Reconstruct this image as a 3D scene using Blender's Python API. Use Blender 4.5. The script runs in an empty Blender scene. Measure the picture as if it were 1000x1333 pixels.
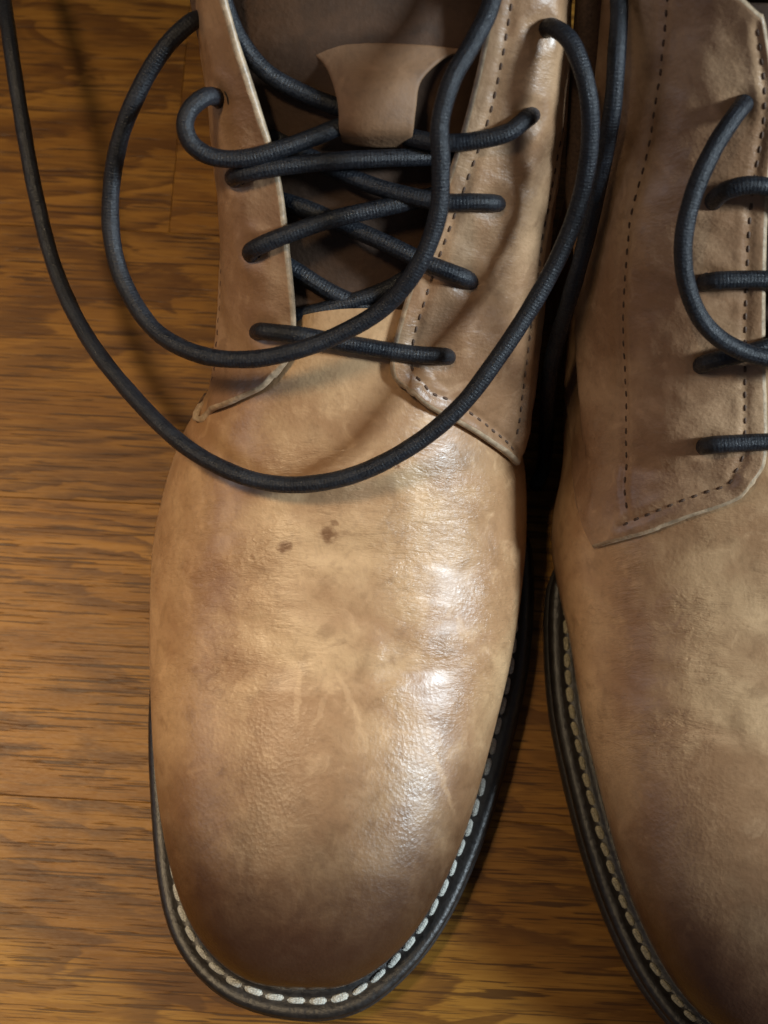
import bpy, math, random
from mathutils import Vector, noise, Matrix
import numpy as np

random.seed(7)
S = 0.01                                   # everything below is laid out in centimetres
scene = bpy.context.scene
COL = scene.collection

# ------------------------------------------------------------------ camera
TILT = math.radians(14); CAM = np.array([0.0, 3.27, 46.0]); FPX = 2000.0
cd = bpy.data.cameras.new('camera'); cam = bpy.data.objects.new('camera', cd); COL.objects.link(cam)
cam.location = CAM * S; cam.rotation_euler = (TILT, 0, 0)
cd.sensor_fit = 'VERTICAL'; cd.sensor_height = 24.0; cd.lens = 24.0 * FPX / 1333.0
cd.clip_start = 0.01; cd.clip_end = 50
cd.dof.use_dof = True; cd.dof.focus_distance = 0.405; cd.dof.aperture_fstop = 10.0
scene.camera = cam

# ------------------------------------------------------------------ room light
world = bpy.data.worlds.new('World'); scene.world = world; world.use_nodes = True
bg = world.node_tree.nodes['Background']
bg.inputs[0].default_value = (0.80, 0.84, 1.0, 1); bg.inputs[1].default_value = 0.075

def area(name, loc, target, size, energy, color, size_y=None):
    d = bpy.data.lights.new(name, 'AREA'); d.energy = energy; d.color = color; d.size = size
    if size_y: d.shape = 'RECTANGLE'; d.size_y = size_y
    o = bpy.data.objects.new(name, d); COL.objects.link(o); o.location = loc
    o.rotation_euler = (Vector(target) - Vector(loc)).to_track_quat('-Z', 'Y').to_euler()
    return o
area('window_light', (1.58, 0.00, 1.08), (0, .12, .05), 0.22, 54, (0.76, 0.90, 1.0), 0.36)
ld = bpy.data.lights.new('ceiling_downlight', 'SPOT'); ld.energy = 150; ld.color = (1.0, .76, .47); ld.shadow_soft_size = .15
ld.spot_size = math.radians(25); ld.spot_blend = 1.0
lo = bpy.data.objects.new('ceiling_downlight', ld); COL.objects.link(lo); lo.location = (-.52, 0.20, 1.55)
lo.rotation_euler = (Vector((-.27, .08, 0)) - lo.location).to_track_quat('-Z', 'Y').to_euler()
area('far_window', (-1.5, 0.1, 0.9), (0, .1, .05), 0.5, 2.3, (0.92, 0.88, 1.0))

vs = scene.view_settings
vs.view_transform = 'Standard'; vs.look = 'None'; vs.exposure = -0.1; vs.gamma = 1; vs.use_curve_mapping = False
scene.render.engine = 'CYCLES'; scene.cycles.use_denoising = True

# ------------------------------------------------------------------ layout maths
_up = np.array([0, math.cos(TILT), math.sin(TILT)]); _fw = np.array([0, math.sin(TILT), -math.cos(TILT)])
def ray(px, py):
    return np.array([(px - 500) / FPX, 0, 0]) + _up * (666.5 - py) / FPX + _fw
def U(px, py, z):                           # a point at height z
    d = ray(px, py); return CAM + d * ((z - CAM[2]) / d[2])
PA, PB = -3.73, 0.747                       # the slanting instep plane z = PA + PB*y
def UP(px, py, dz=0.0, a=PA):
    d = ray(px, py); t = (a + dz + PB * CAM[1] - CAM[2]) / (d[2] - PB * d[1]); return CAM + d * t
def smooth(a, b, x):
    t = min(1, max(0, (x - a) / (b - a))); return t * t * (3 - 2 * t)
def cr(P, t):                               # catmull-rom through rows of P, t in [0, n-1]
    n = len(P); i = min(int(t), n - 2); f = t - i
    p1, p2 = P[i], P[i + 1]
    p0 = P[i - 1] if i > 0 else 2 * p1 - p2
    p3 = P[i + 2] if i + 2 < n else 2 * p2 - p1
    return 0.5 * (2 * p1 + (p2 - p0) * f + (2 * p0 - 5 * p1 + 4 * p2 - p3) * f * f + (3 * p1 - p0 - 3 * p2 + p3) * f ** 3)
def spline(P, n):
    P = [np.array(p, float) for p in P]
    return [cr(P, t) for t in np.linspace(0, len(P) - 1, n)]
def resample(pts, step):
    pts = np.array(pts); seg = np.linalg.norm(np.diff(pts, axis=0), axis=1); s = np.concatenate([[0], np.cumsum(seg)])
    n = max(2, int(s[-1] / step) + 1); ss = np.linspace(0, s[-1], n)
    return np.stack([np.interp(ss, s, pts[:, k]) for k in range(pts.shape[1])], 1)
def interp(tab, x):
    xs = [a for a, _ in tab]; ys = [np.array([b], float) for _, b in tab]
    if x <= xs[0]: return ys[0][0]
    if x >= xs[-1]: return ys[-1][0]
    i = max(k for k in range(len(xs) - 1) if xs[k] <= x)
    h = xs[i + 1] - xs[i]; f = (x - xs[i]) / h
    def slope(k):
        if k == 0: return (ys[1] - ys[0]) / (xs[1] - xs[0])
        if k == len(xs) - 1: return (ys[k] - ys[k - 1]) / (xs[k] - xs[k - 1])
        return (ys[k + 1] - ys[k - 1]) / (xs[k + 1] - xs[k - 1])
    m0, m1 = slope(i) * h, slope(i + 1) * h
    return float((ys[i] * (1 - 3 * f * f + 2 * f ** 3) + m0 * (f - 2 * f * f + f ** 3) + ys[i + 1] * (3 * f * f - 2 * f ** 3) + m1 * (f ** 3 - f * f))[0])
def nz(x, y, z=0): return noise.noise(Vector((x, y, z)))
_c, _s = math.cos(math.radians(-3)), math.sin(math.radians(-3))
def M2(p):                                  # the second boot is the first one mirrored and turned
    x, y = -p[0], p[1]
    return np.array([_c * x - _s * y + 8.65, _s * x + _c * y - 1.5, p[2]])

# ------------------------------------------------------------------ object helpers
class Root:
    def __init__(self, name, origin, label, cat, group=None):
        o = bpy.data.objects.new(name, None); COL.objects.link(o); o.empty_display_size = 0.02
        o.location = np.array(origin) * S; o['label'] = label; o['category'] = cat
        if group: o['group'] = group
        self.o = o; self.org = np.array(origin, float)
def mesh(name, root, verts, faces, mats, smoothed=True, parent=None, uvs=None, fmat=None, kind=None):
    v = [tuple((np.array(p) - root.org) * S) for p in verts]
    me = bpy.data.meshes.new(name); me.from_pydata(v, [], faces); me.update()
    for m in (mats if isinstance(mats, (list, tuple)) else [mats]): me.materials.append(m)
    if smoothed: me.polygons.foreach_set('use_smooth', [True] * len(faces))
    if fmat: me.polygons.foreach_set('material_index', fmat)
    if uvs is not None:
        l = me.uv_layers.new(name='UVMap')
        for lp in me.loops: l.data[lp.index].uv = uvs[lp.vertex_index]
    o = bpy.data.objects.new(name, me); COL.objects.link(o); o.parent = parent or root.o
    if kind: o['kind'] = kind
    return o
def grid_normals(G):
    du = np.gradient(G, axis=0); dv = np.gradient(G, axis=1)
    n = np.cross(du, dv); n /= np.linalg.norm(n, axis=2, keepdims=True) + 1e-9
    for i in range(3):
        for j in range(3): n[i, j] = n[3, 3]
    return n
def net(rows, nu, nv, corner=None, kink=None):
    R = [np.array(r, float) for r in rows]; NR, NC = len(R), len(R[0])
    G = np.zeros((nu, nv, 3))
    for i in range(nu):
        for j in range(nv):
            u, v = i / (nu - 1), j / (nv - 1)
            if corner:                       # round the u=0, v=0 corner
                ru, rv = corner
                if u < ru and v < rv:
                    a, b = 1 - u / ru, 1 - v / rv
                    l = math.hypot(a, b)
                    if l > 1e-9:
                        k = max(a, b) / l; a *= k; b *= k
                    u, v = ru * (1 - a), rv * (1 - b)
            vv = v * (NC - 1)
            P = [cr(r, vv) for r in R]
            if kink: P[0] = cr(R[0][:kink + 1], vv) if vv <= kink else cr(R[0][kink:], vv - kink)
            G[i, j] = cr(P, u * (NR - 1))
    return G
def shell(name, root, G, thick, mats, flip=False, rim=3, parent=None, disp=None, uvscale=1):
    """a sheet of leather with thickness and a rounded cut edge; the outer face is G"""
    nu, nv, _ = G.shape
    N = grid_normals(G) * (-1 if flip else 1)
    O = G.copy()
    if disp is not None: O = O + N * disp[:, :, None]
    I = G - N * thick
    verts = []; faces = []; fm = []
    for A in (O, I):
        verts += [A[i, j] for i in range(nu) for j in range(nv)]
    def idx(l, i, j): return l * nu * nv + i * nv + j
    for i in range(nu - 1):
        for j in range(nv - 1):
            f = [idx(0, i, j), idx(0, i, j + 1), idx(0, i + 1, j + 1), idx(0, i + 1, j)]
            g = [idx(1, i, j), idx(1, i + 1, j), idx(1, i + 1, j + 1), idx(1, i, j + 1)]
            if not flip: f.reverse(); g.reverse()
            f.reverse(); g.reverse()
            faces += [f, g]; fm += [0, 2 if len(mats) > 2 else 0]
    loop = [(i, 0) for i in range(nu)] + [(nu - 1, j) for j in range(1, nv)] + [(i, nv - 1) for i in range(nu - 2, -1, -1)] + [(0, j) for j in range(nv - 2, 0, -1)]
    rings = [[idx(0, i, j) for i, j in loop]]
    for k in range(1, rim + 1):
        a = math.pi * k / (rim + 1); ring = []
        for i, j in loop:
            ii = min(max(i, 1), nu - 2); jj = min(max(j, 1), nv - 2)
            out = G[i, j] - G[ii, jj]; ln = np.linalg.norm(out)
            out = out / ln if ln > 1e-9 else out
            m = (O[i, j] + I[i, j]) / 2; h = (O[i, j] - I[i, j]) / 2
            ring.append(len(verts)); verts.append(m + h * math.cos(a) + out * thick * 0.45 * math.sin(a))
        rings.append(ring)
    rings.append([idx(1, i, j) for i, j in loop])
    L = len(loop)
    for k in range(len(rings) - 1):
        for q in range(L):
            f = [rings[k][q], rings[k][(q + 1) % L], rings[k + 1][(q + 1) % L], rings[k + 1][q]]
            if flip: f.reverse()
            faces.append(f); fm.append(1 if len(mats) > 1 else 0)
    return mesh(name, root, verts, faces, mats, parent=parent, fmat=fm), O, N
def tube_geo(pts, r, sides=12, step=0.12, wob=0.0, seed=0):
    P = resample(spline(pts, 40 * len(pts)), step); n = len(P)
    T = np.gradient(P, axis=0); T /= np.linalg.norm(T, axis=1, keepdims=True) + 1e-9
    up = np.array([0, 0, 1.0]) if abs(T[0][2]) < .9 else np.array([1.0, 0, 0])
    verts = []; faces = []; uvs = []
    b = np.cross(T[0], up); b /= np.linalg.norm(b); s = 0.0
    for i in range(n):
        b = b - T[i] * np.dot(b, T[i]); b /= np.linalg.norm(b); c = np.cross(T[i], b)
        if i: s += np.linalg.norm(P[i] - P[i - 1])
        rr = r * (1 + wob * nz(s * 1.3, seed * 7.1)) 
        if i == 0 or i == n - 1: rr *= 0.55
        for k in range(sides):
            a = 2 * math.pi * k / sides
            verts.append(P[i] + (b * math.cos(a) + c * math.sin(a)) * rr); uvs.append((s, k / sides if k <= sides / 2 else 1 - k / sides))
    for i in range(n - 1):
        for k in range(sides):
            faces.append([i * sides + k, i * sides + (k + 1) % sides, (i + 1) * sides + (k + 1) % sides, (i + 1) * sides + k])
    faces.append(list(range(sides))[::-1]); faces.append([(n - 1) * sides + k for k in range(sides)])
    return verts, faces, uvs
def join_tubes(name, root, strands, r, mat, parent=None, kind=None, **kw):
    V = []; Fc = []; UV = []
    for q, st in enumerate(strands):
        v, f, u = tube_geo(st, r, seed=q, **kw); b = len(V)
        V += v; UV += u; Fc += [[x + b for x in g] for g in f]
    return mesh(name, root, V, Fc, mat, parent=parent, uvs=UV, kind=kind)

# ------------------------------------------------------------------ materials
class NT:
    def __init__(self, name):
        self.m = bpy.data.materials.new(name); self.m.use_nodes = True; self.t = self.m.node_tree
        self.b = self.t.nodes['Principled BSDF']
    def n(self, typ, ins=None, **attrs):
        d = self.t.nodes.new(typ)
        for k, v in attrs.items(): setattr(d, k, v)
        for k, v in (ins or {}).items():
            s = d.inputs[k]
            if hasattr(v, 'is_output') or isinstance(v, bpy.types.NodeSocket): self.t.links.new(v, s)
            else: s.default_value = v
        return d
    def math(self, op, a, b=None, c=None, clamp=False):
        d = self.t.nodes.new('ShaderNodeMath'); d.operation = op; d.use_clamp = clamp
        for i, v in enumerate((a, b, c)):
            if v is None: continue
            if isinstance(v, bpy.types.NodeSocket): self.t.links.new(v, d.inputs[i])
            else: d.inputs[i].default_value = v
        return d.outputs[0]
    def ss(self, x, a, b, lo=0.0, hi=1.0):
        d = self.n('ShaderNodeMapRange', {0: x, 1: a, 2: b, 3: lo, 4: hi}, interpolation_type='SMOOTHSTEP'); return d.outputs[0]
    def mix(self, f, a, b, blend='MIX'):
        d = self.t.nodes.new('ShaderNodeMix'); d.data_type = 'RGBA'; d.blend_type = blend
        for k, v in ((0, f), (6, a), (7, b)):
            if isinstance(v, bpy.types.NodeSocket): self.t.links.new(v, d.inputs[k])
            else: d.inputs[k].default_value = v if k == 0 else (*v, 1)
        return d.outputs[2]
    def noise(self, vec, scale, detail=3, rough=.5, dist=0):
        return self.n('ShaderNodeTexNoise', {'Vector': vec, 'Scale': scale, 'Detail': detail, 'Roughness': rough, 'Distortion': dist}).outputs[0]
    def mapping(self, vec, scale=(1, 1, 1), loc=(0, 0, 0), rot=(0, 0, 0)):
        return self.n('ShaderNodeMapping', {'Vector': vec, 'Scale': scale, 'Location': loc, 'Rotation': rot}).outputs[0]
    def bump(self, h, strength, dist, prev=None):
        i = {'Height': h, 'Strength': strength, 'Distance': dist}
        if prev is not None: i['Normal'] = prev
        return self.n('ShaderNodeBump', i).outputs[0]
    def out(self, **k):
        for key, v in k.items():
            s = self.b.inputs[key.replace('_', ' ')]
            if isinstance(v, bpy.types.NodeSocket): self.t.links.new(v, s)
            else: s.default_value = v if not isinstance(v, tuple) else (*v, 1)
        return self.m

def leather(name, tan, dark, toe=None, creases=None, spots=(), scratches=(), rough=.36, grain=1.0, coat=.24):
    N = NT(name)
    oc = N.n('ShaderNodeTexCoord').outputs['Object']
    cm = N.mapping(oc, (100, 100, 100))
    sep = N.n('ShaderNodeSeparateXYZ', {0: cm}); X, Y, Z = sep.outputs
    n1 = N.noise(cm, .35, 4, .55, .4); n2 = N.noise(cm, 1.3, 5, .6, .6); n3 = N.noise(cm, 6, 3, .6)
    col = N.mix(N.ss(n1, .36, .66), dark, tan)
    col = N.mix(N.math('MULTIPLY', N.ss(n2, .52, .74), .38), col, tuple(min(1, c * 1.35 + .02) for c in tan))
    col = N.mix(N.math('MULTIPLY', N.ss(n2, .48, .28), .45), col, tuple(c * .62 for c in dark))
    col = N.mix(N.math('MULTIPLY', N.ss(n3, .45, .75), .22), col, tuple(c * .55 for c in dark))
    if toe:                                 # hand-burnished toe
        y0, y1, tc, xo = toe
        w = N.math('MULTIPLY_ADD', N.noise(cm, 1.1, 6, .7, .5), 3.0, -1.5)
        x2 = N.math('MULTIPLY', N.math('MULTIPLY', N.math('ADD', X, xo), N.math('ADD', X, xo)), .05)
        f = N.ss(N.math('SUBTRACT', N.math('ADD', Y, w), x2), y1, y0)
        col = N.mix(N.math('MULTIPLY', f, .96), col, tc)
    for sx, sy, r, k in spots:
        wob = N.math('MULTIPLY_ADD', N.noise(cm, 4.5, 2), .36, -.18)
        dx = N.math('SUBTRACT', X, sx); dy = N.math('SUBTRACT', Y, sy)
        d = N.math('ADD', N.math('SQRT', N.math('ADD', N.math('MULTIPLY', dx, dx), N.math('MULTIPLY', dy, dy))), wob)
        col = N.mix(N.math('MULTIPLY', N.ss(d, r * 1.15, r * .35), k), col, (.150, .062, .024))
    for sx, sy, ang, ln, wd, k in scratches:
        wob = N.math('MULTIPLY_ADD', N.noise(cm, 2.6, 5, .7), .34, -.17)
        dx = N.math('SUBTRACT', X, sx); dy = N.math('SUBTRACT', Y, sy); ca, sa = math.cos(ang), math.sin(ang)
        a = N.math('DIVIDE', N.math('ADD', N.math('MULTIPLY', dx, ca), N.math('MULTIPLY', dy, sa)), ln)
        b = N.math('DIVIDE', N.math('ADD', N.math('SUBTRACT', N.math('MULTIPLY', dy, ca), N.math('MULTIPLY', dx, sa)), wob), wd)
        d = N.math('ADD', N.math('MULTIPLY', a, a), N.math('MULTIPLY', b, b))
        col = N.mix(N.math('MULTIPLY', N.ss(d, 1, .1), k), col, tuple(min(1, c * 1.25 + .03) for c in tan))
    vo = N.n('ShaderNodeTexVoronoi', {'Vector': cm, 'Scale': 9.0, 'Randomness': 1.0}, feature='F1').outputs[0]
    fine = N.noise(cm, 22, 3, .6)
    h = N.math('ADD', N.math('MULTIPLY', vo, .8), N.math('MULTIPLY', fine, .7))
    gm = N.math('MULTIPLY_ADD', N.ss(N.noise(cm, .6, 2), .35, .65), .6, .4)
    if toe: gm = N.math('MULTIPLY', gm, N.ss(Y, -3.5, -6.0, 1.0, 1.8))
    nrm = N.bump(N.math('MULTIPLY', h, gm), .14 * grain, .0006)
    nrm = N.bump(N.noise(cm, 2.2, 4, .6, .3), .16, .0012, nrm)
    if creases:
        y0, y1, amt = creases
        mask = N.math('MULTIPLY', N.ss(Y, y0 - 1, y0 + .6), N.ss(Y, y1 + 1, y1 - .6))
        cv = N.mapping(cm, (.8, 2.6, 1.2), rot=(0, 0, .10))
        k1 = N.noise(cv, 1.0, 5, .62, 1.2)
        cv2 = N.mapping(cm, (2.6, 9.0, 3.0), rot=(0, 0, -.12))
        k2 = N.noise(cv2, 1.0, 3, .6, .9)
        mask = N.math('MULTIPLY', mask, N.ss(N.noise(cm, .42, 2), .36, .62))
        hh = N.math('MULTIPLY', N.math('ADD', k1, N.math('MULTIPLY', k2, .75)), mask)
        nrm = N.bump(hh, amt, .0016, nrm)
    r = N.math('MULTIPLY_ADD', n2, .26, rough - .13)
    return N.out(Base_Color=col, Roughness=r, Normal=nrm, Specular_IOR_Level=.5, Coat_Weight=coat, Coat_Roughness=.26)

def simple(name, col, rough=.6, bump=0.0, scale=8, var=.3, spec=.5):
    N = NT(name); oc = N.mapping(N.n('ShaderNodeTexCoord').outputs['Object'], (100, 100, 100))
    n = N.noise(oc, scale, 4, .6)
    c = N.mix(N.ss(n, .3, .7), tuple(x * (1 - var) for x in col), tuple(min(1, x * (1 + var)) for x in col))
    kw = dict(Base_Color=c, Roughness=N.math('MULTIPLY_ADD', n, .2, rough - .1), Specular_IOR_Level=spec)
    if bump: kw['Normal'] = N.bump(n, bump, .0008)
    return N.out(**kw)

def lace_mat():
    N = NT('waxed_lace'); uv = N.n('ShaderNodeTexCoord').outputs['UV']
    s = N.n('ShaderNodeSeparateXYZ', {0: uv}); u, v = s.outputs[0], s.outputs[1]
    oc = N.mapping(N.n('ShaderNodeTexCoord').outputs['Object'], (100, 100, 100))
    a = N.math('SINE', N.math('ADD', N.math('MULTIPLY', u, 39), N.math('MULTIPLY', v, 37.7)))
    b = N.math('SINE', N.math('SUBTRACT', N.math('MULTIPLY', u, 39), N.math('MULTIPLY', v, 37.7)))
    br = N.math('MULTIPLY', a, b)
    n = N.noise(oc, 7, 4, .6); n2 = N.noise(oc, 1.1, 3)
    col = N.mix(N.ss(n, .3, .75), (.005, .006, .009), (.012, .0145, .020))
    col = N.mix(N.math('MULTIPLY', N.ss(n2, .5, .7), .5), col, (.022, .025, .032))
    nrm = N.bump(br, .13, .0004); nrm = N.bump(N.noise(oc, 13, 5, .7), .45, .0007, nrm)
    return N.out(Base_Color=col, Roughness=N.ss(N.noise(oc, 15, 2), .35, .65, .62, .30), Normal=nrm, Specular_IOR_Level=.45)

def wood_mat():
    N = NT('oak_floorboard'); oc = N.n('ShaderNodeTexCoord').outputs['Object']
    rnd = N.n('ShaderNodeObjectInfo').outputs['Random']
    off = N.n('ShaderNodeCombineXYZ', {0: N.math('MULTIPLY', rnd, 131.0), 1: N.math('MULTIPLY', rnd, 57.0), 2: N.math('MULTIPLY', rnd, 17.0)}).outputs[0]
    cm0 = N.mapping(oc, (100, 100, 100))
    cm = N.n('ShaderNodeVectorMath', {0: cm0, 1: off}, operation='ADD').outputs[0]
    base = N.noise(N.mapping(cm, (.10, .55, 1)), 1.0, 3, .5, .5)
    # growth rings cut flat: contour lines of a long soft field
    field = N.noise(N.mapping(cm, (.045, .20, 1)), 1.0, 2.5, .45, .6)
    rings = N.math('FRACT', N.math('MULTIPLY', field, 13.0))
    late = N.math('MULTIPLY', N.ss(rings, .35, .85), N.ss(rings, 1.0, .88))
    brk = N.noise(N.mapping(cm, (.35, 2.2, 1)), 1.0, 4, .6)
    late = N.math('MULTIPLY', late, N.ss(brk, .35, .62))
    sx = N.n('ShaderNodeSeparateXYZ', {0: cm0}); yy = N.math('ADD', sx.outputs[1], N.math('MULTIPLY_ADD', rnd, 5.0, -2.5))
    f2 = N.math('ADD', N.math('MULTIPLY', sx.outputs[0], .16), N.math('MULTIPLY', N.math('MULTIPLY', yy, yy), .17))
    f2 = N.math('ADD', f2, N.math('MULTIPLY', N.noise(N.mapping(cm, (.14, .5, 1)), 1.0, 4, .6, .8), 3.0))
    r2 = N.math('FRACT', f2)
    late2 = N.math('MULTIPLY', N.ss(r2, .25, .85), N.ss(r2, 1.0, .9))
    late2 = N.math('MULTIPLY', late2, N.math('MULTIPLY', N.ss(N.noise(N.mapping(cm, (.05, .22, 1)), 1.0, 1), .34, .46), N.ss(N.noise(N.mapping(cm, (.5, 5, 1)), 1.0, 4, .65), .28, .48)))
    fib = N.noise(N.mapping(cm, (.45, 9, 1)), 1.0, 5, .65, .2)
    pore = N.noise(N.mapping(cm, (.38, 13, 1)), 1.0, 1.5, .5, .1)
    pores = N.ss(pore, .59, .63)
    speck = N.noise(N.mapping(cm, (6, 30, 1)), 1.0, 2)
    col = N.mix(N.ss(base, .3, .7), (.325, .134, .015), (.490, .226, .032))
    col = N.mix(N.math('MULTIPLY', N.ss(fib, .45, .68), .45), col, (.560, .275, .046))
    col = N.mix(N.math('MULTIPLY', N.ss(fib, .46, .26), .35), col, (.180, .064, .008))
    col = N.mix(N.math('MULTIPLY', late, .45), col, (.190, .070, .010))
    col = N.mix(N.math('MULTIPLY', late2, .82), col, (.165, .062, .009))
    thin = N.ss(N.noise(N.mapping(cm, (.85, 24, 1)), 1.0, 1, .5, .1), .60, .65)
    col = N.mix(N.math('MULTIPLY', thin, .5), col, (.100, .040, .009))
    col = N.mix(N.math('MULTIPLY', pores, .82), col, (.085, .032, .007))
    tone = N.math('MULTIPLY_ADD', rnd, .10, .51)
    col = N.mix(1.0, col, N.n('ShaderNodeCombineColor', {0: tone, 1: tone, 2: tone}).outputs[0], 'MULTIPLY')
    h = N.math('SUBTRACT', N.math('MULTIPLY', fib, .5), pores)
    nrm = N.bump(h, .22, .0004); nrm = N.bump(N.noise(cm, .5, 2), .06, .002, nrm)
    return N.out(Base_Color=col, Roughness=N.math('MULTIPLY_ADD', speck, .18, .34), Normal=nrm, Specular_IOR_Level=.18)

ORG_L = np.array([-1.0, 13.0, 0.0]); ORG_R = M2(ORG_L); ORG_R[2] = 0
def loc_of(px, py, z): p = U(px, py, z) - ORG_L; return p[0], p[1]
TAN, DRK = (.575, .366, .192), (.38, .210, .102)
sp = [(*loc_of(372, 722, 5.7), .20, .85), (*loc_of(430, 705, 5.9), .24, .8), (*loc_of(437, 690, 6.0), .10, .6), (*loc_of(519, 613, 6.8), .07, .7)]
scr = [(*loc_of(389, 910, 5.2), 1.50, .9, .11, .26), (*loc_of(456, 912, 5.2), 2.05, 1.1, .12, .28), (*loc_of(418, 930, 5.2), 1.15, .7, .09, .2), (*loc_of(470, 950, 5.2), 1.9, .8, .10, .2), (*loc_of(575, 1010, 4.6), 1.9, 1.2, .10, .2)]
m_vamp_l = leather('tan_vamp_leather', TAN, DRK, toe=(-11.4, -4.4, (.036, .0125, .0050), 1.2), creases=(-4.6, 1.2, .42), spots=sp, scratches=scr)
m_vamp_r = leather('tan_vamp_leather_worn', TAN, DRK, toe=(-11.8, -3.8, (.042, .0145, .0060), -1.2), creases=(-4.6, 1.2, .42))
m_quarter = leather('tan_quarter_leather', (.46, .285, .158), (.290, .158, .080), rough=.42, creases=(0, 11, .22), grain=1.5)
m_edge = simple('cut_leather_edge', (.40, .29, .185), .42, .3, 4, .3)
m_lining = simple('boot_lining', (.11, .062, .034), .75, .3, 12)  # shade inside the shaft is put into this dark colour
m_tongue = leather('tongue_leather', (.085, .040, .018), (.045, .021, .009), rough=.72, coat=0)  # darkened well below tan: the throat's shade is painted into the tongue
m_keeper = leather('keeper_leather', (.235, .128, .062), (.16, .085, .042), rough=.68, coat=0)  # darker than the boot leather; dimness of the upper throat painted in
m_welt = simple('dark_welt', (.015, .012, .010), .42, .3, 6, .35)
m_sole = simple('dark_outsole', (.024, .020, .018), .6, .5, 9, .4)
m_thread = simple('welt_thread', (.52, .51, .45), .75, .8, 18, .4)
m_thread_y = simple('yellowed_welt_thread', (.40, .35, .23), .75, .8, 18, .4)
m_seam = simple('seam_thread', (.085, .046, .026), .7, 0, 20)
m_hole = simple('punched_hole', (.012, .009, .008), .8)
m_lace = lace_mat(); m_wood = wood_mat(); m_gap = simple('board_gap', (.02, .011, .006), .9)

# ------------------------------------------------------------------ floor
FL = Root.__new__(Root)
fo = bpy.data.objects.new('floor', bpy.data.meshes.new('floor')); COL.objects.link(fo)
fo['kind'] = 'structure'; fo['label'] = 'brown oak floorboards under the boots'
fo.location = (0, 0, 0); fo.rotation_euler = (0, 0, math.radians(-3.0))
fo.data.from_pydata([(-.9, -.6, -.012), (.9, -.6, -.012), (.9, .9, -.012), (-.9, .9, -.012)], [], [(0, 1, 2, 3)]); fo.data.materials.append(m_gap)
yj = U(100, 1040, 0)                         # a joint that shows left of the toe
ang = math.radians(3.0)
y_ref = (math.sin(ang) * yj[0] + math.cos(ang) * yj[1])
PW = 9.05
def plank(x0, x1, y0, y1):
    g = .003; x0 += g; x1 -= g; y0 += g; y1 -= g; b = .014; T = -1.1
    cx, cy = (x0 + x1) / 2, (y0 + y1) / 2
    V = [(x0, y0, T), (x1, y0, T), (x1, y1, T), (x0, y1, T), (x0, y0, -b), (x1, y0, -b), (x1, y1, -b), (x0, y1, -b),
         (x0 + b, y0 + b, 0), (x1 - b, y0 + b, 0), (x1 - b, y1 - b, 0), (x0 + b, y1 - b, 0)]
    V = [((x - cx) * S, (y - cy) * S, z * S) for x, y, z in V]
    Fc = [(0, 3, 2, 1), (0, 1, 5, 4), (1, 2, 6, 5), (2, 3, 7, 6), (3, 0, 4, 7), (4, 5, 9, 8), (5, 6, 10, 9), (6, 7, 11, 10), (7, 4, 8, 11), (8, 9, 10, 11)]
    me = bpy.data.meshes.new('plank'); me.from_pydata(V, [], Fc); me.materials.append(m_wood)
    o = bpy.data.objects.new('plank', me); COL.objects.link(o); o.parent = fo; o.location = (cx * S, cy * S, 0)
for k in range(-5, 9):
    y0 = y_ref + k * PW
    cut = {0: 24, 1: 31, 2: -8.2, -1: -27}.get(k, random.uniform(-30, 30))
    xs = [-85, cut - 52, cut, cut + 55, 85] if abs(cut) < 30 else [-85, cut - 60, cut, 85]
    xs = sorted(x for x in xs if -85 <= x <= 85)
    for a, b in zip(xs, xs[1:]): plank(a, b, y0, y0 + PW)

# ------------------------------------------------------------------ one boot's shapes (first boot's own coordinates)
def zs(y): return .55 * smooth(5, -.5, y) ** 1.3 + 1.5 * smooth(13, 22, y)      # toe spring and heel rise of the sole
SOLE_R = [(400, 1326), (435, 1324), (480, 1308), (535, 1260), (579, 1200), (617, 1120), (646, 1037), (669, 950), (686, 870), (693, 790), (693, 730), (688, 690)]
SOLE_L = [(400, 1326), (362, 1322), (326, 1312), (290, 1296), (248, 1257), (220, 1207), (204, 1136), (196, 1040), (193, 960), (195, 900), (200, 845), (208, 795)]
solR = [U(x, y, 1.35)[:2] for x, y in SOLE_R] + [np.array(p) for p in [(3.75, 15), (3.35, 18), (3.2, 21), (3.5, 25), (3.3, 28.5), (2.2, 30.8), (0.3, 31.8)]]
solL = [U(x, y, 1.35)[:2] for x, y in SOLE_L] + [np.array(p) for p in [(-5.95, 13), (-5.1, 16), (-4.3, 19), (-3.7, 22), (-3.35, 25), (-3.0, 28.5), (-1.7, 30.8), (0.3, 31.8)]]
loop = np.concatenate([resample(spline(solR, 500), .22), resample(spline(solL, 500), .22)[::-1][1:-1]])
for _ in range(6): loop = (np.roll(loop, 1, 0) + 2 * loop + np.roll(loop, -1, 0)) / 4
def loop_normals(P):
    t = np.roll(P, -1, 0) - np.roll(P, 1, 0); t /= np.linalg.norm(t, axis=1, keepdims=True)
    return np.stack([t[:, 1], -t[:, 0]], 1), t           # outward for a counter-clockwise loop
LN, LT = loop_normals(loop)
UPR = [(385, 1289), (447, 1284), (502, 1253), (546, 1205), (586, 1133), (615, 1055), (645, 945), (667, 850), (680, 760), (685, 690), (683, 620)]
UPL = [(385, 1289), (322, 1276), (272, 1238), (236, 1175), (213, 1085), (201, 990), (196, 880), (196, 800), (200, 720), (214, 650), (235, 590), (252, 540)]
ZB = 2.7
upR = [U(x, y, ZB)[:2] for x, y in UPR] + [np.array(p) for p in [(3.85, 17), (3.9, 20), (3.9, 24)]]
upL = [U(x, y, ZB)[:2] for x, y in UPL[:-1]] + [U(254, 540, 3.6)[:2]] + [np.array(p) for p in [(-4.35, 18.5), (-4.0, 21), (-3.9, 24)]]
upR = np.array(spline(upR, 600)); upL = np.array(spline(upL, 600))
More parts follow.
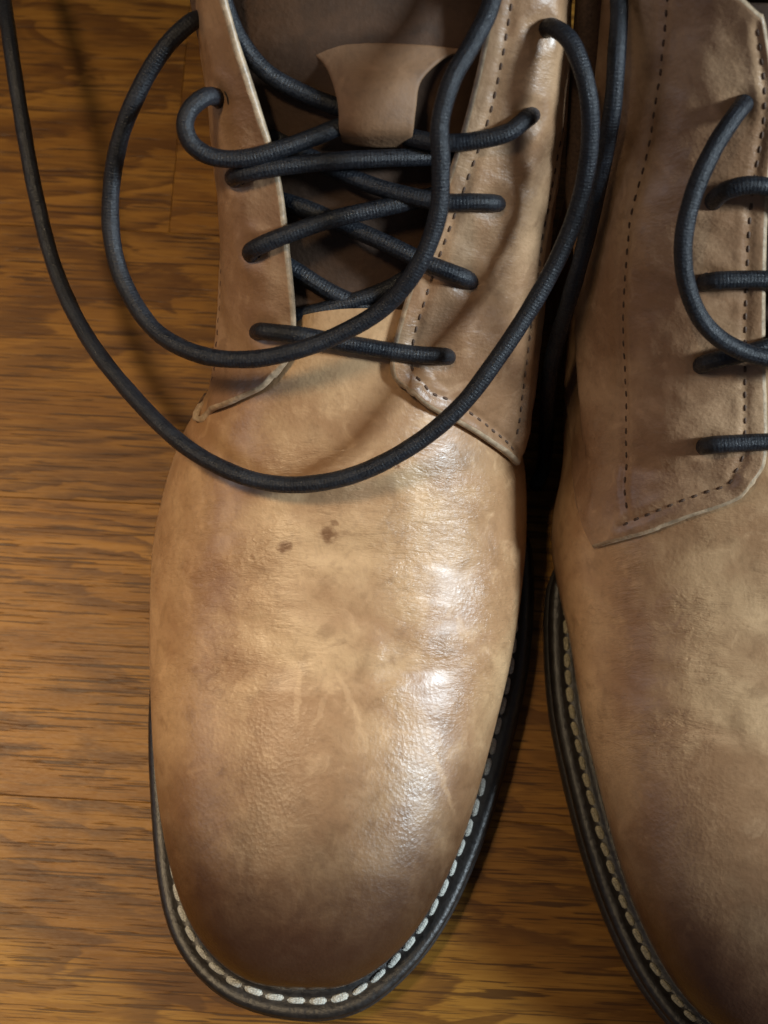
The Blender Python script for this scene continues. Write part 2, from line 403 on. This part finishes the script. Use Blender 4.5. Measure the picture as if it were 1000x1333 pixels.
Y0 = (upR[0][1])
def xside(P, y): return float(np.interp(y, np.maximum.accumulate(P[:, 1]), P[:, 0]))
HT = [(0, 0), (.12, .55), (.4, 1.0), (.9, 1.48), (1.8, 2.0), (3.2, 2.42), (5.5, 2.78), (8.5, 3.25), (10.5, 3.7), (12.5, 4.35), (14.3, 5.15), (16, 6.1), (18, 7.4), (20, 8.8), (24, 11.5)]
def vamp_geo():
    ns, nc = 190, 110
    G = np.zeros((ns, nc, 3)); Yend = 23.5
    for i in range(ns):
        t = i / (ns - 1); d = (Yend - Y0) * (t ** 1.9 if t < 1 else 1)
        y = Y0 + d; xr, xl = xside(upR, y), xside(upL, y); xc, w = (xr + xl) / 2, (xr - xl) / 2
        H = interp(HT, d); n = 2.15 - .08 * smooth(2, 8, d); m = 1.95 - .07 * smooth(3, 10, d)
        if i == 0: w = 0.0
        for j in range(nc):
            a = math.pi * j / (nc - 1); c, s = math.cos(a), math.sin(a)
            x = xc + w * math.copysign(abs(c) ** (2 / n), c); z = ZB + H * max(s, 0) ** (2 / m)
            dz = .05 * nz(x * .45, y * .45, 3) * smooth(0, 2, d) * s
            fl = smooth(6.8, 8.2, d) * smooth(14.0, 12.2, d) * s
            # flex folds across the ball
            ph = y + .7 * nz(x * .32, y * .2, 9) + .25 * nz(x * 1.1, y * .3, 4)
            for fy, am, wd in ((9.1, .065, .34), (11.9, .07, .34), (10.4, .03, .18), (13.2, .04, .2), (9.7, .018, .09), (11.3, .02, .08), (12.6, .02, .09)):
                e = (ph - fy) / wd; k = .35 + .65 * smooth(-.25, .35, nz(x * .5, fy * 3.1, 1))
                dz -= am * fl * k * math.exp(-e * e)
            dz += .035 * fl * nz(x * .8, y * 2.2, 5)
            z += dz
            yy = y + .5 * smooth(3, 0, d) * 0
            G[i, j] = (x, yy, z)
    return G
VG = vamp_geo()
def build_vamp(root, T0, mat, flip, wide=0.0):
    def T(p):
        c = (xside(upR, p[1]) + xside(upL, p[1])) / 2
        return T0(np.array([p[0] + wide * smooth(11.2, 15.0, p[1]) * smooth(c + 1.0, c + 3.6, p[0]), p[1], p[2]]))
    ns, nc, _ = VG.shape; V = [T(VG[i, j]) for i in range(ns) for j in range(nc)]; Fc = []
    for i in range(ns - 1):
        for j in range(nc - 1):
            if VG[i, j][1] > 17.6 and 22 < j < nc - 24: continue     # open under the laces
            f = [i * nc + j, (i + 1) * nc + j, (i + 1) * nc + j + 1, i * nc + j + 1]
            Fc.append(f)
    # the wall that turns in under the swell, down to the welt
    edge = [(i, nc - 1) for i in range(ns - 1, 0, -1)] + [(i, 0) for i in range(0, ns)]
    P = np.array([VG[i, j][:2] for i, j in edge]); t = np.gradient(P, axis=0); t /= np.linalg.norm(t, axis=1, keepdims=True) + 1e-9
    nrm = np.stack([t[:, 1], -t[:, 0]], 1); prev = [i * nc + j for i, j in edge]
    for off, z in ((-.03, 2.25), (-.14, 1.85), (-.32, 1.5), (-.5, 1.3)):
        cur = []
        for q, (p, n_) in enumerate(zip(P, nrm)):
            b = VG[edge[q]][2]; zz = z + (zs(p[1]) if z < 2 else zs(p[1]) * .6); zz = min(zz, b - (2.7 - z) * .3)
            cur.append(len(V)); V.append(T(np.array([p[0] + n_[0] * off, p[1] + n_[1] * off, zz])))
        for q in range(len(edge) - 1):
            Fc.append([prev[q], cur[q], cur[q + 1], prev[q + 1]])
        prev = cur
    if flip: Fc = [f[::-1] for f in Fc]
    mesh('vamp', root, V, Fc, mat)
    return BVHTree.FromPolygons([Vector(p) for p in V], Fc)
def ring_sweep(name, root, T, prof, mat, cap_top=False, cap_bot=False, flip=False, parent=None, sel=None, zfun=zs):
    V = []; Fc = []; n = len(loop)
    for off, z in prof:
        q = loop + LN * off
        for p in q: V.append(T(np.array([p[0], p[1], z + zfun(p[1])])))
    for k in range(len(prof) - 1):
        for i in range(n):
            j = (i + 1) % n; Fc.append([k * n + i, k * n + j, (k + 1) * n + j, (k + 1) * n + i])
    if cap_bot: Fc.append(list(range(n))[::-1])
    if cap_top: Fc.append([(len(prof) - 1) * n + i for i in range(n)])
    if flip: Fc = [f[::-1] for f in Fc]
    return mesh(name, root, V, Fc, mat, parent=parent)
def build_sole(root, T, flip, pitch):
    sole = ring_sweep('outsole', root, T, [(-.12, 0), (.06, .06), (.10, .2), (.11, .62), (.07, .80), (.02, .84), (-.2, .845)], m_sole, cap_top=True, cap_bot=True, flip=flip)
    welt = ring_sweep('welt', root, T, [(-.1, .85), (.0, .87), (.035, 1.0), (.03, 1.16), (-.03, 1.27), (-.14, 1.315), (-.30, 1.31), (-.38, 1.265), (-.56, 1.265), (-.64, 1.32), (-.74, 1.37), (-.84, 1.35), (-.95, 1.28), (-1.3, 1.27)], m_welt, cap_top=True, flip=flip)
    # heel block
    hb = [p for p in loop if p[1] > 23.2]; hb = np.array(hb)
    order = np.argsort(np.arctan2(hb[:, 1] - 27.5, hb[:, 0] - .1)); hb = hb[order]
    V = []; n = len(hb)
    for k, (sc, z) in enumerate(((.985, 0.0), (1.0, .08), (1.0, .9), (.995, 1.5))):
        for p in hb:
            c = np.array([.1, 27.5]); q = c + (p - c) * sc; V.append(T(np.array([q[0], q[1], z])))
    Fc = [[k * n + i, k * n + (i + 1) % n, (k + 1) * n + (i + 1) % n, (k + 1) * n + i] for k in range(3) for i in range(n)] + [list(range(n))[::-1], [3 * n + i for i in range(n)]]
    if flip: Fc = [f[::-1] for f in Fc]
    mesh('heel_block', root, V, Fc, m_sole, smoothed=False)
    # welt stitches, one by one
    rs = []; 
    P = loop + LN * -.47
    seg = np.linalg.norm(np.roll(P, -1, 0) - P, axis=1); s = np.concatenate([[0], np.cumsum(seg)]); N = int(s[-1] / pitch)
    base = stitch_mesh(pitch, m_thread_y if flip else m_thread)
    for k in range(N):
        a = (k + .5) * s[-1] / N; i = min(int(np.searchsorted(s, a)) - 1, len(P) - 1); j = (i + 1) % len(P)
        f = (a - s[i]) / seg[i]; p = P[i] * (1 - f) + P[j] * f
        if p[1] > 21: continue
        t = P[(i + 3) % len(P)] - P[(i - 3) % len(P)]; t /= np.linalg.norm(t)
        z0 = zs(p[1]) + 1.275
        A = T(np.array([p[0], p[1], z0])); B = T(np.array([p[0] + t[0], p[1] + t[1], z0])); d = B - A
        o = bpy.data.objects.new('stitch', base); COL.objects.link(o); o.parent = welt
        o.location = (A - root.org) * S
        slope = (zs(p[1] + t[1] * .3) - zs(p[1] - t[1] * .3)) / .6
        o.rotation_euler = (0, -slope, math.atan2(d[1], d[0]) + random.uniform(-.07, .07) + .08)
        o.scale = (random.uniform(.93, 1.05), random.uniform(.85, 1.12), random.uniform(.8, 1.15))
    # insole
    q = np.array([p + n_ * (-1.0 + .72 * smooth(15.5, 20, p[1])) for p, n_ in zip(loop, LN)])
    V = [T(np.array([p[0], p[1], 1.75 + zs(p[1])])) for p in q]; Fc = [list(range(len(V)))]
    mesh('insole', root, V, Fc if not flip else [Fc[0][::-1]], m_lining)
_sm = {}
def stitch_mesh(pitch, mt):
    if pitch in _sm: return _sm[pitch]
    L = pitch * .5; W = .098; V = []; Fc = []; nr, nsd = 7, 8
    for i in range(nr):
        u = -1 + 2 * i / (nr - 1); r = (1 - abs(u) ** 5) ** .5 if abs(u) < 1 else 0.12
        r = max(r, .15)
        for k in range(nsd):
            a = 2 * math.pi * k / nsd
            V.append((u * L * .93 * S, math.cos(a) * W * r * S, (math.sin(a) * .085 * r - .05 * abs(u) ** 2) * S))
    for i in range(nr - 1):
        for k in range(nsd): Fc.append([i * nsd + k, (i + 1) * nsd + k, (i + 1) * nsd + (k + 1) % nsd, i * nsd + (k + 1) % nsd][::-1])
    Fc += [list(range(nsd)), [(nr - 1) * nsd + k for k in range(nsd)][::-1]]
    me = bpy.data.meshes.new('stitch'); me.from_pydata(V, [], Fc); me.materials.append(mt)
    me.polygons.foreach_set('use_smooth', [True] * len(Fc)); _sm[pitch] = me; return me

# quarters ------------------------------------------------------------------
def W(*p): return np.array(p, float)
def fill_back(front, low, top):
    """append the columns that run round to the heel to each row of a quarter"""
    n = len(front); rows = []
    for r, fr in enumerate(front):
        t = r / (n - 1); cols = list(fr)
        for a, b in zip(low, top):
            p = a * (1 - t) + b * t
            p = p + np.array([0, -.35 * math.sin(math.pi * t) * (1 if a[1] > 28 else .3), 0])
            cols.append(p)
        rows.append(cols)
    return rows
RLOW = [W(4.2, 17.6, 3.5), W(4.0, 21, 3.5), W(3.75, 25.2, 3.8), W(3.0, 28.9, 4.0), W(.3, 31.35, 4.2)]
RTOP = [W(4.55, 27.2, 14.5), W(4.15, 28.9, 14.8), W(3.2, 30.3, 15), W(1.9, 31.1, 15.1), W(.3, 31.45, 15.1)]
right_q = fill_back([
    [UP(528, 508, .05), UP(562, 530, -.35), UP(606, 555, -.9), UP(646, 582, -1.7), UP(673, 602, -2.5)],
    [UP(513, 470, .05), UP(578, 464, -.2), UP(636, 480, -.7), UP(678, 510, -1.7), W(4.05, 15.7, 5.2)],
    [UP(545, 358, .0), UP(606, 362, -.2), UP(660, 378, -.7), UP(700, 405, -1.9), W(4.30, 18, 6.6)],
    [UP(580, 258, .0), UP(640, 264, -.2), UP(686, 278, -.7), UP(715, 300, -2.0), W(4.42, 20.2, 8.1)],
    [UP(614, 148, .0), UP(686, 152, -.3), UP(718, 168, -.9), UP(733, 190, -2.1), W(4.5, 22.3, 9.9)],
    [UP(640, 36, .0), UP(704, 38, -.3), UP(732, 50, -.9), UP(742, 70, -2.1), W(4.55, 24.2, 11.9)],
    [UP(658, -72, .0), UP(716, -72, -.3), UP(738, -70, -.9), UP(745, -60, -1.9), W(4.6, 25.8, 14.1)],
], RLOW, RTOP)
LLOW = [W(-4.4, 18.9, 3.9), W(-4.2, 21.5, 3.5), W(-3.5, 25.2, 3.8), W(-2.6, 28.9, 4.0), W(.3, 31.35, 4.2)]
LTOP = [W(-4.2, 27.2, 14.5), W(-3.7, 28.9, 14.8), W(-2.7, 30.3, 15), W(-1.4, 31.1, 15.1), W(.3, 31.45, 15.1)]
left_q = fill_back([
    [UP(356, 492, .05), UP(330, 508, -.4), UP(300, 522, -.9), UP(278, 532, -1.6), UP(259, 541, -2.3)],
    [UP(378, 440, .05), UP(345, 432, -.25), UP(306, 450, -1.2), UP(278, 478, -2.4), W(-4.82, 16.3, 5.2)],
    [UP(370, 322, .0), UP(328, 326, -.35), UP(297, 342, -1.3), UP(286, 372, -2.6), W(-4.55, 18.2, 6.0)],
    [UP(355, 226, .0), UP(310, 229, -.55), UP(289, 242, -1.5), UP(284, 268, -2.8), W(-4.4, 20.5, 7.6)],
    [UP(324, 124, .0), UP(287, 128, -.75), UP(274, 140, -1.8), UP(273, 165, -3.0), W(-4.4, 22.4, 9.4)],
    [UP(293, 32, .0), UP(268, 32, -.8), UP(262, 46, -1.9), UP(263, 72, -3.0), W(-4.4, 24.4, 11.6)],
    [UP(268, -70, .0), UP(252, -70, -.8), UP(250, -60, -1.8), UP(252, -40, -2.8), W(-4.35, 26, 14.1)],
], LLOW, LTOP)
A2 = PA + 1.40
near_q = fill_back([
    [UP(984, 628, .05, A2), UP(950, 648, -.25, A2), UP(893, 668, -.8, A2), UP(845, 688, -1.5, A2), UP(796, 706, -2.3, A2)],
    [UP(994, 580, .05, A2), UP(922, 582, -.2, A2), UP(868, 598, -.6, A2), UP(818, 622, -1.5, A2), UP(776, 650, -2.8, A2)],
    [UP(992, 468, .0, A2), UP(918, 470, -.2, A2), UP(866, 484, -.6, A2), UP(815, 508, -1.5, A2), UP(760, 560, -3.4, A2)],
    [UP(992, 366, .0, A2), UP(921, 368, -.2, A2), UP(868, 380, -.6, A2), UP(813, 400, -1.6, A2), UP(750, 455, -3.8, A2)],
    [UP(996, 256, .0, A2), UP(934, 258, -.2, A2), UP(880, 268, -.6, A2), UP(820, 285, -1.6, A2), UP(748, 345, -4.0, A2)],
    [UP(1006, 138, .0, A2), UP(966, 140, -.2, A2), UP(908, 148, -.6, A2), UP(846, 160, -1.6, A2), UP(752, 225, -4.0, A2)],
    [UP(992, 26, .2, A2), UP(962, 0, .1, A2), UP(925, -30, -.3, A2), UP(868, -60, -1.3, A2), UP(775, -60, -3.2, A2)],
], [U(752, 500, 3.7), W(4.85, 21.0, 3.4), M2(RLOW[2]) + W(-.3, 0, 0), M2(RLOW[3]), M2(RLOW[4])],
   [W(5.0, 25.6, 14.2), M2(RTOP[1]), M2(RTOP[2]), M2(RTOP[3]), M2(RTOP[4])])
def along(G, f, t):                          # bilinear sample of a grid at (u, v) in 0..1
    nu, nv, _ = G.shape; x, y = f * (nu - 1), t * (nv - 1)
    i, j = min(int(x), nu - 2), min(int(y), nv - 2); a, b = x - i, y - j
    return (G[i, j] * (1 - a) + G[i + 1, j] * a) * (1 - b) + (G[i, j + 1] * (1 - a) + G[i + 1, j + 1] * a) * b
from mathutils.bvhtree import BVHTree
def rest_on(G, bvh, gap, jmax):
    nu, nv, _ = G.shape
    for i in range(int(nu * .45)):
        for j in range(jmax):
            c, n, _i, d = bvh.find_nearest(Vector(G[i, j]))
            if c is None or d > 1.2: continue
            h = (Vector(G[i, j]) - c).dot(n)
            lift = gap * (1 - .5 * smooth(58, 76, j)) + .10 * math.exp(-(i / 9) ** 2 - (j / 14) ** 2)
            if h < lift: G[i, j] += np.array(n) * (lift - h) * smooth(jmax, jmax * .72, j)
def build_quarter(root, rows, flip, seams, corner=(.10, .085), wr=1.0, seed=0, bvh=None, short=False, eyes=()):
    nu, nv = 120, 150
    G = net(rows, nu, nv, corner, kink=4)
    rest_on(G, bvh, .27, 62 if short else (130 if seed == 11 else 100))
    Nn = grid_normals(G) * (-1 if flip else 1)
    D = np.zeros((nu, nv)); lines = []
    for sm in seams: lines.append(np.array([along(G, *p) for p in resample(spline(sm, 300), .003)]))
    for i in range(nu):
        for j in range(nv):
            p = G[i, j]
            D[i, j] = wr * (.06 * nz(p[0] * .9 + seed, p[1] * .55, p[2] * .55) + .03 * nz(p[0] * 2.2, p[1] * 2.2, p[2] * 2 + seed))
            for e in eyes:
                d2 = ((e - p) ** 2).sum()
                if d2 < 1.2: D[i, j] -= .09 * math.exp(-d2 / .10) - .03 * math.exp(-(d2 ** .5 - .55) ** 2 / .03)
            for q, L in enumerate(lines):
                if j > nv * .62: continue
                d = ((L - p) ** 2).sum(1).min() ** .5
                if d < .4: D[i, j] -= .04 * math.exp(-(d / .10) ** 2); D[i, j] += .012 * math.exp(-((d - .22) / .10) ** 2)
    o, O, N = shell('quarter', root, G, .23, [m_quarter, m_edge, m_lining], flip=flip, disp=D)
    V = []; Fc = []
    for L0, sm in zip(lines, seams):
        uv = resample(spline(sm, 300), .0005)
        pts = np.array([along(O, *p) for p in uv]); nn = np.array([along(N, *p) for p in uv])
        s = np.concatenate([[0], np.cumsum(np.linalg.norm(np.diff(pts, axis=0), axis=1))]); pitch = .34
        for k in range(int(s[-1] / pitch)):
            a, b = k * pitch + .05, k * pitch + .27
            A = np.array([np.interp(a, s, pts[:, q]) for q in range(3)]); B = np.array([np.interp(b, s, pts[:, q]) for q in range(3)])
            n_ = np.array([np.interp((a + b) / 2, s, nn[:, q]) for q in range(3)]); t = (B - A); t /= np.linalg.norm(t) + 1e-9; w = np.cross(t, n_)
            base = len(V)
            for f, r, h in ((0, .012, -.02), (.2, .034, .016), (.5, .038, .022), (.8, .034, .016), (1, .012, -.02)):
                c = A + (B - A) * f + n_ * (h - .012)
                V += [c - w * r, c + n_ * r * .7, c + w * r, c - n_ * r * .8]
            for q in range(4):
                for e in range(4): Fc.append([base + q * 4 + e, base + q * 4 + (e + 1) % 4, base + (q + 1) * 4 + (e + 1) % 4, base + (q + 1) * 4 + e])
    if V:
        mesh('seam_stitching', root, V, Fc, m_seam, parent=o, kind='stuff')
    return o, O, N
def eyelet(root, parent, c, n, r=.30):
    n = n / np.linalg.norm(n); a = np.cross(n, [0, 1, .3]); a /= np.linalg.norm(a); b = np.cross(n, a); V = []; Fc = []; k = 20
    for rr, h in ((r * 1.02, -.02), (r, .018), (r * .8, .012), (r * .5, -.02)):
        for i in range(k):
            t = 2 * math.pi * i / k; V.append(c + (a * math.cos(t) + b * math.sin(t)) * rr + n * h)
    for q in range(3):
        for i in range(k): Fc.append([q * k + i, q * k + (i + 1) % k, (q + 1) * k + (i + 1) % k, (q + 1) * k + i])
    Fc.append([3 * k + i for i in range(k)])
    mesh('eyelet', root, V, Fc, m_hole, parent=parent)
def nearest(G, N, p):
    d = ((G - p) ** 2).sum(2); i, j = np.unravel_index(d.argmin(), d.shape); return G[i, j], N[i, j]

# tongue --------------------------------------------------------------------
tong = [[UP(p[0], p[1], p[2]) for p in r] for r in [
    [(335, 520, -2.0), (390, 515, -1.35), (450, 512, -1.15), (510, 515, -1.35), (560, 520, -2.0)],
    [(330, 440, -2.2), (385, 430, -1.45), (450, 425, -1.2), (520, 430, -1.45), (580, 440, -2.2)],
    [(318, 330, -2.3), (385, 320, -1.5), (460, 315, -1.2), (545, 320, -1.5), (615, 330, -2.3)],
    [(305, 225, -2.3), (385, 215, -1.5), (470, 210, -1.2), (575, 215, -1.5), (650, 225, -2.3)],
    [(290, 130, -2.2), (380, 122, -1.4), (485, 118, -1.1), (600, 122, -1.4), (680, 130, -2.2)],
    [(285, 72, -2.0), (375, 64, -1.2), (490, 60, -.95), (605, 64, -1.2), (690, 72, -2.0)],
    [(282, 30, -2.2), (375, 22, -1.35), (495, 18, -1.1), (612, 22, -1.35), (695, 30, -2.2)],
    [(280, -50, -2.6), (375, -60, -1.8), (500, -64, -1.5), (618, -60, -1.8), (700, -50, -2.6)],
]]
keep = [[UP(p[0], p[1], p[2]) for p in r] for r in [
    [(398, 62, -.95), (450, 58, -.78), (500, 58, -.7), (556, 60, -.75), (603, 65, -.9)],
    [(424, 84, -.75), (455, 82, -.55), (490, 82, -.45), (532, 80, -.5), (572, 78, -.65)],
    [(436, 112, -.3), (462, 110, -.05), (490, 109, .0), (518, 108, -.05), (546, 106, -.25)],
    [(442, 140, -.02), (465, 140, .2), (490, 140, .26), (514, 140, .2), (540, 140, .0)],
    [(443, 168, -.02), (465, 170, .18), (488, 171, .24), (510, 172, .18), (536, 172, .0)],
    [(447, 186, -.6), (467, 190, -.4), (487, 192, -.35), (507, 192, -.4), (532, 192, -.6)],
]]

# ------------------------------------------------------------------ laces
def Z(pts): return [U(*p) for p in pts]
def Pn(pts, a=PA): return [UP(p[0], p[1], p[2], a) for p in pts]
laces_l = [
    Z([(700, 52, 11.9), (707, 42, 12.9), (720, 36, 13.5), (745, 58, 13.7), (765, 118, 13.4), (768, 185, 12.6), (755, 262, 11.6), (728, 333, 10.9), (690, 402, 10.3), (645, 470, 9.8), (600, 528, 9.3),
       (545, 575, 8.8), (480, 611, 8.4), (420, 628, 8.1), (360, 630, 7.8), (300, 614, 7.6), (235, 576, 7.2), (170, 512, 6.6), (112, 436, 6), (72, 350, 5.5), (46, 250, 5.5), (26, 140, 6), (11, 40, 6.2), (-2, -60, 5.2), (-8, -160, 3.4), (0, -240, 1.5), (24, -300, .35), (80, -350, .24), (150, -365, .24)]),
    Z([(278, 26, 11.6), (262, 24, 12.0), (245, 32, 12.3), (215, 62, 12.2), (185, 110, 11.7), (158, 175, 11), (145, 245, 10.2), (146, 312, 9.6), (163, 372, 9.3), (202, 430, 9.3), (258, 461, 9.6), (320, 468, 9.9), (380, 458, 10.2), (440, 436, 10.5),
       (500, 400, 11.0), (545, 345, 11.8), (570, 280, 12.5), (574, 215, 13.2), (573, 160, 13.7), (588, 105, 14.1), (612, 62, 14.2), (634, 20, 14.2), (650, -30, 14.4), (675, -95, 15.0), (715, -140, 15.3), (760, -145, 15.0), (796, -100, 14.3), (806, 0, 13.5), (803, 70, 13.0), (797, 145, 12.2), (781, 232, 10.8), (761, 320, 9.5), (738, 400, 8.2), (722, 455, 6.8), (713, 510, 5), (711, 560, 2.6), (709, 600, .7), (703, 622, .24), (694, 636, .24)]),
    Pn([(296, 140, -1.3), (284, 128, -.9), (268, 126, -.35), (248, 142, -.1), (241, 165, .05), (252, 190, .15), (280, 205, .2), (320, 206, .2), (365, 194, .1), (410, 178, -.15), (450, 163, -.5), (490, 162, -.75), (530, 178, -.5), (575, 186, 0), (620, 183, .15), (660, 173, .15), (684, 156, -.05), (694, 148, -.7)]),
    Pn([(282, -30, -1.0), (294, 10, -.9), (312, 52, -.8), (348, 95, -.75), (400, 124, -.75), (450, 142, -.75), (500, 150, -.8)]),
    Pn([(314, 236, -1.3), (304, 231, -.5), (318, 226, .0), (360, 218, .1), (430, 210, -.05), (500, 206, -.2), (560, 204, -.5), (620, 196, -1.2)]),
    Pn([(652, 266, -.8), (640, 264, -.05), (615, 263, .1), (575, 263, .05), (520, 252, -.25), (465, 234, -.6), (410, 208, -1.0), (350, 175, -1.6)]),
    Pn([(332, 336, -1.0), (326, 328, -.3), (338, 320, .05), (372, 306, .15), (430, 286, 0), (500, 270, -.2), (560, 256, -.5), (620, 240, -1.2)]),
    Pn([(616, 370, -.8), (606, 362, -.05), (588, 355, .1), (550, 340, .0), (505, 318, -.25), (460, 298, -.6), (400, 272, -1.0), (330, 250, -1.6)]),
    Pn([(334, 434, -.9), (338, 431, -.25), (352, 432, .12), (400, 438, .2), (460, 449, .2), (530, 460, .2), (566, 463, .12), (580, 464, -.2), (586, 465, -.8)]),
    Pn([(330, 320, -1.5), (385, 352, -1.15), (430, 380, -1.0), (480, 402, -1.0), (540, 425, -1.2), (600, 445, -1.8)]),
    Pn([(560, 340, -1.5), (500, 378, -1.05), (440, 398, -.9), (390, 412, -.9), (330, 425, -1.5)]),
]
laces_r = [
    Pn([(974, 124, -.9), (968, 136, -.2), (956, 152, .3), (930, 192, .75), (904, 250, 1.1), (890, 312, 1.3), (894, 370, 1.3), (916, 420, 1.25), (955, 452, 1.2), (1010, 468, 1.1), (1090, 470, .9), (1160, 420, .3)], A2),
    Pn([(926, 268, -.8), (932, 258, -.1), (948, 247, .35), (978, 241, .5), (1012, 248, .45), (1060, 275, .1), (1120, 300, -.5)], A2),
    Pn([(912, 370, -.8), (922, 367, 0), (940, 365, .22), (1000, 364, .2), (1060, 372, 0), (1120, 385, -.6)], A2),
    Pn([(908, 478, -.8), (918, 473, 0), (936, 468, .24), (970, 460, .28), (1010, 448, .2), (1070, 425, 0), (1130, 400, -.7)], A2),
    Pn([(912, 582, -.8), (922, 580, 0), (940, 578, .22), (1000, 575, .2), (1060, 572, .15), (1115, 572, .0), (1130, 572, -.8)], A2),
]

# ------------------------------------------------------------------ assemble
def build_boot(root, T, mirrored, vamp_mat, quarters, strands, pitch):
    build_sole(root, T, mirrored, pitch)
    bvh = build_vamp(root, T, vamp_mat, mirrored, .45 if mirrored else 0.0)
    for rows, flip, seams, eyes, sd, lab in quarters:
        o, O, N = build_quarter(root, rows, flip, seams, seed=sd, bvh=bvh, short=sd in (5, 17), eyes=eyes)
        if lab: o['label'] = lab
        for e in eyes:
            c, n = nearest(O, N, e); eyelet(root, o, c, n)
    G = net([[T(p) for p in r] for r in tong], 60, 40)
    tg, _, _ = shell('tongue', root, G, .16, [m_tongue], flip=mirrored)
    G = net([[T(p) for p in r] for r in keep], 40, 30)
    k, _, _ = shell('lace_keeper', root, G, .14, [m_keeper], flip=mirrored, parent=tg)
    join_tubes('lace', root, strands, .222, m_lace, sides=14, step=.1, wob=.05)

B1 = Root('boot', ORG_L, 'whole tan boot on the left, loose dark lace looping over its vamp', 'boot', 'pair of tan leather boots')
B2 = Root('boot', ORG_R, 'tan leather boot at the right edge, cut off by the frame', 'boot', 'pair of tan leather boots')
ident = lambda p: np.array(p, float)
build_boot(B1, ident, False, m_vamp_l, [
    (right_q, True, [[(.98, .035), (.5, .035), (.2, .035), (.10, .05), (.045, .09), (.045, .16), (.03, .3), (.03, .42)], [(.98, .30), (.5, .31), (.25, .33), (.08, .38)]],
     [UP(706, 38, -.3), UP(688, 152, -.3), UP(642, 264, -.2), UP(608, 362, -.2), UP(580, 464, -.2)], 0, None),
    (left_q, False, [[(.98, .30), (.5, .31), (.25, .33), (.08, .38)]],
     [UP(286, 128, -.75), UP(308, 229, -.55), UP(327, 326, -.35), UP(342, 432, -.25)], 5, None)], laces_l, .60)
left_m = [[M2(p) for p in r] for r in left_q]
build_boot(B2, M2, True, m_vamp_r, [
    (near_q, False, [[(.98, .03), (.5, .03), (.2, .035), (.11, .05), (.05, .09), (.045, .16), (.04, .3), (.035, .36)], [(.98, .325), (.5, .335), (.25, .335), (.05, .335)]],
     [UP(966, 140, -.2, A2), UP(932, 258, -.2, A2), UP(921, 368, -.2, A2), UP(921, 473, -.1, A2), UP(922, 581, -.1, A2)], 11, None),
    (left_m, True, [], [], 17, None)], laces_r, .50)
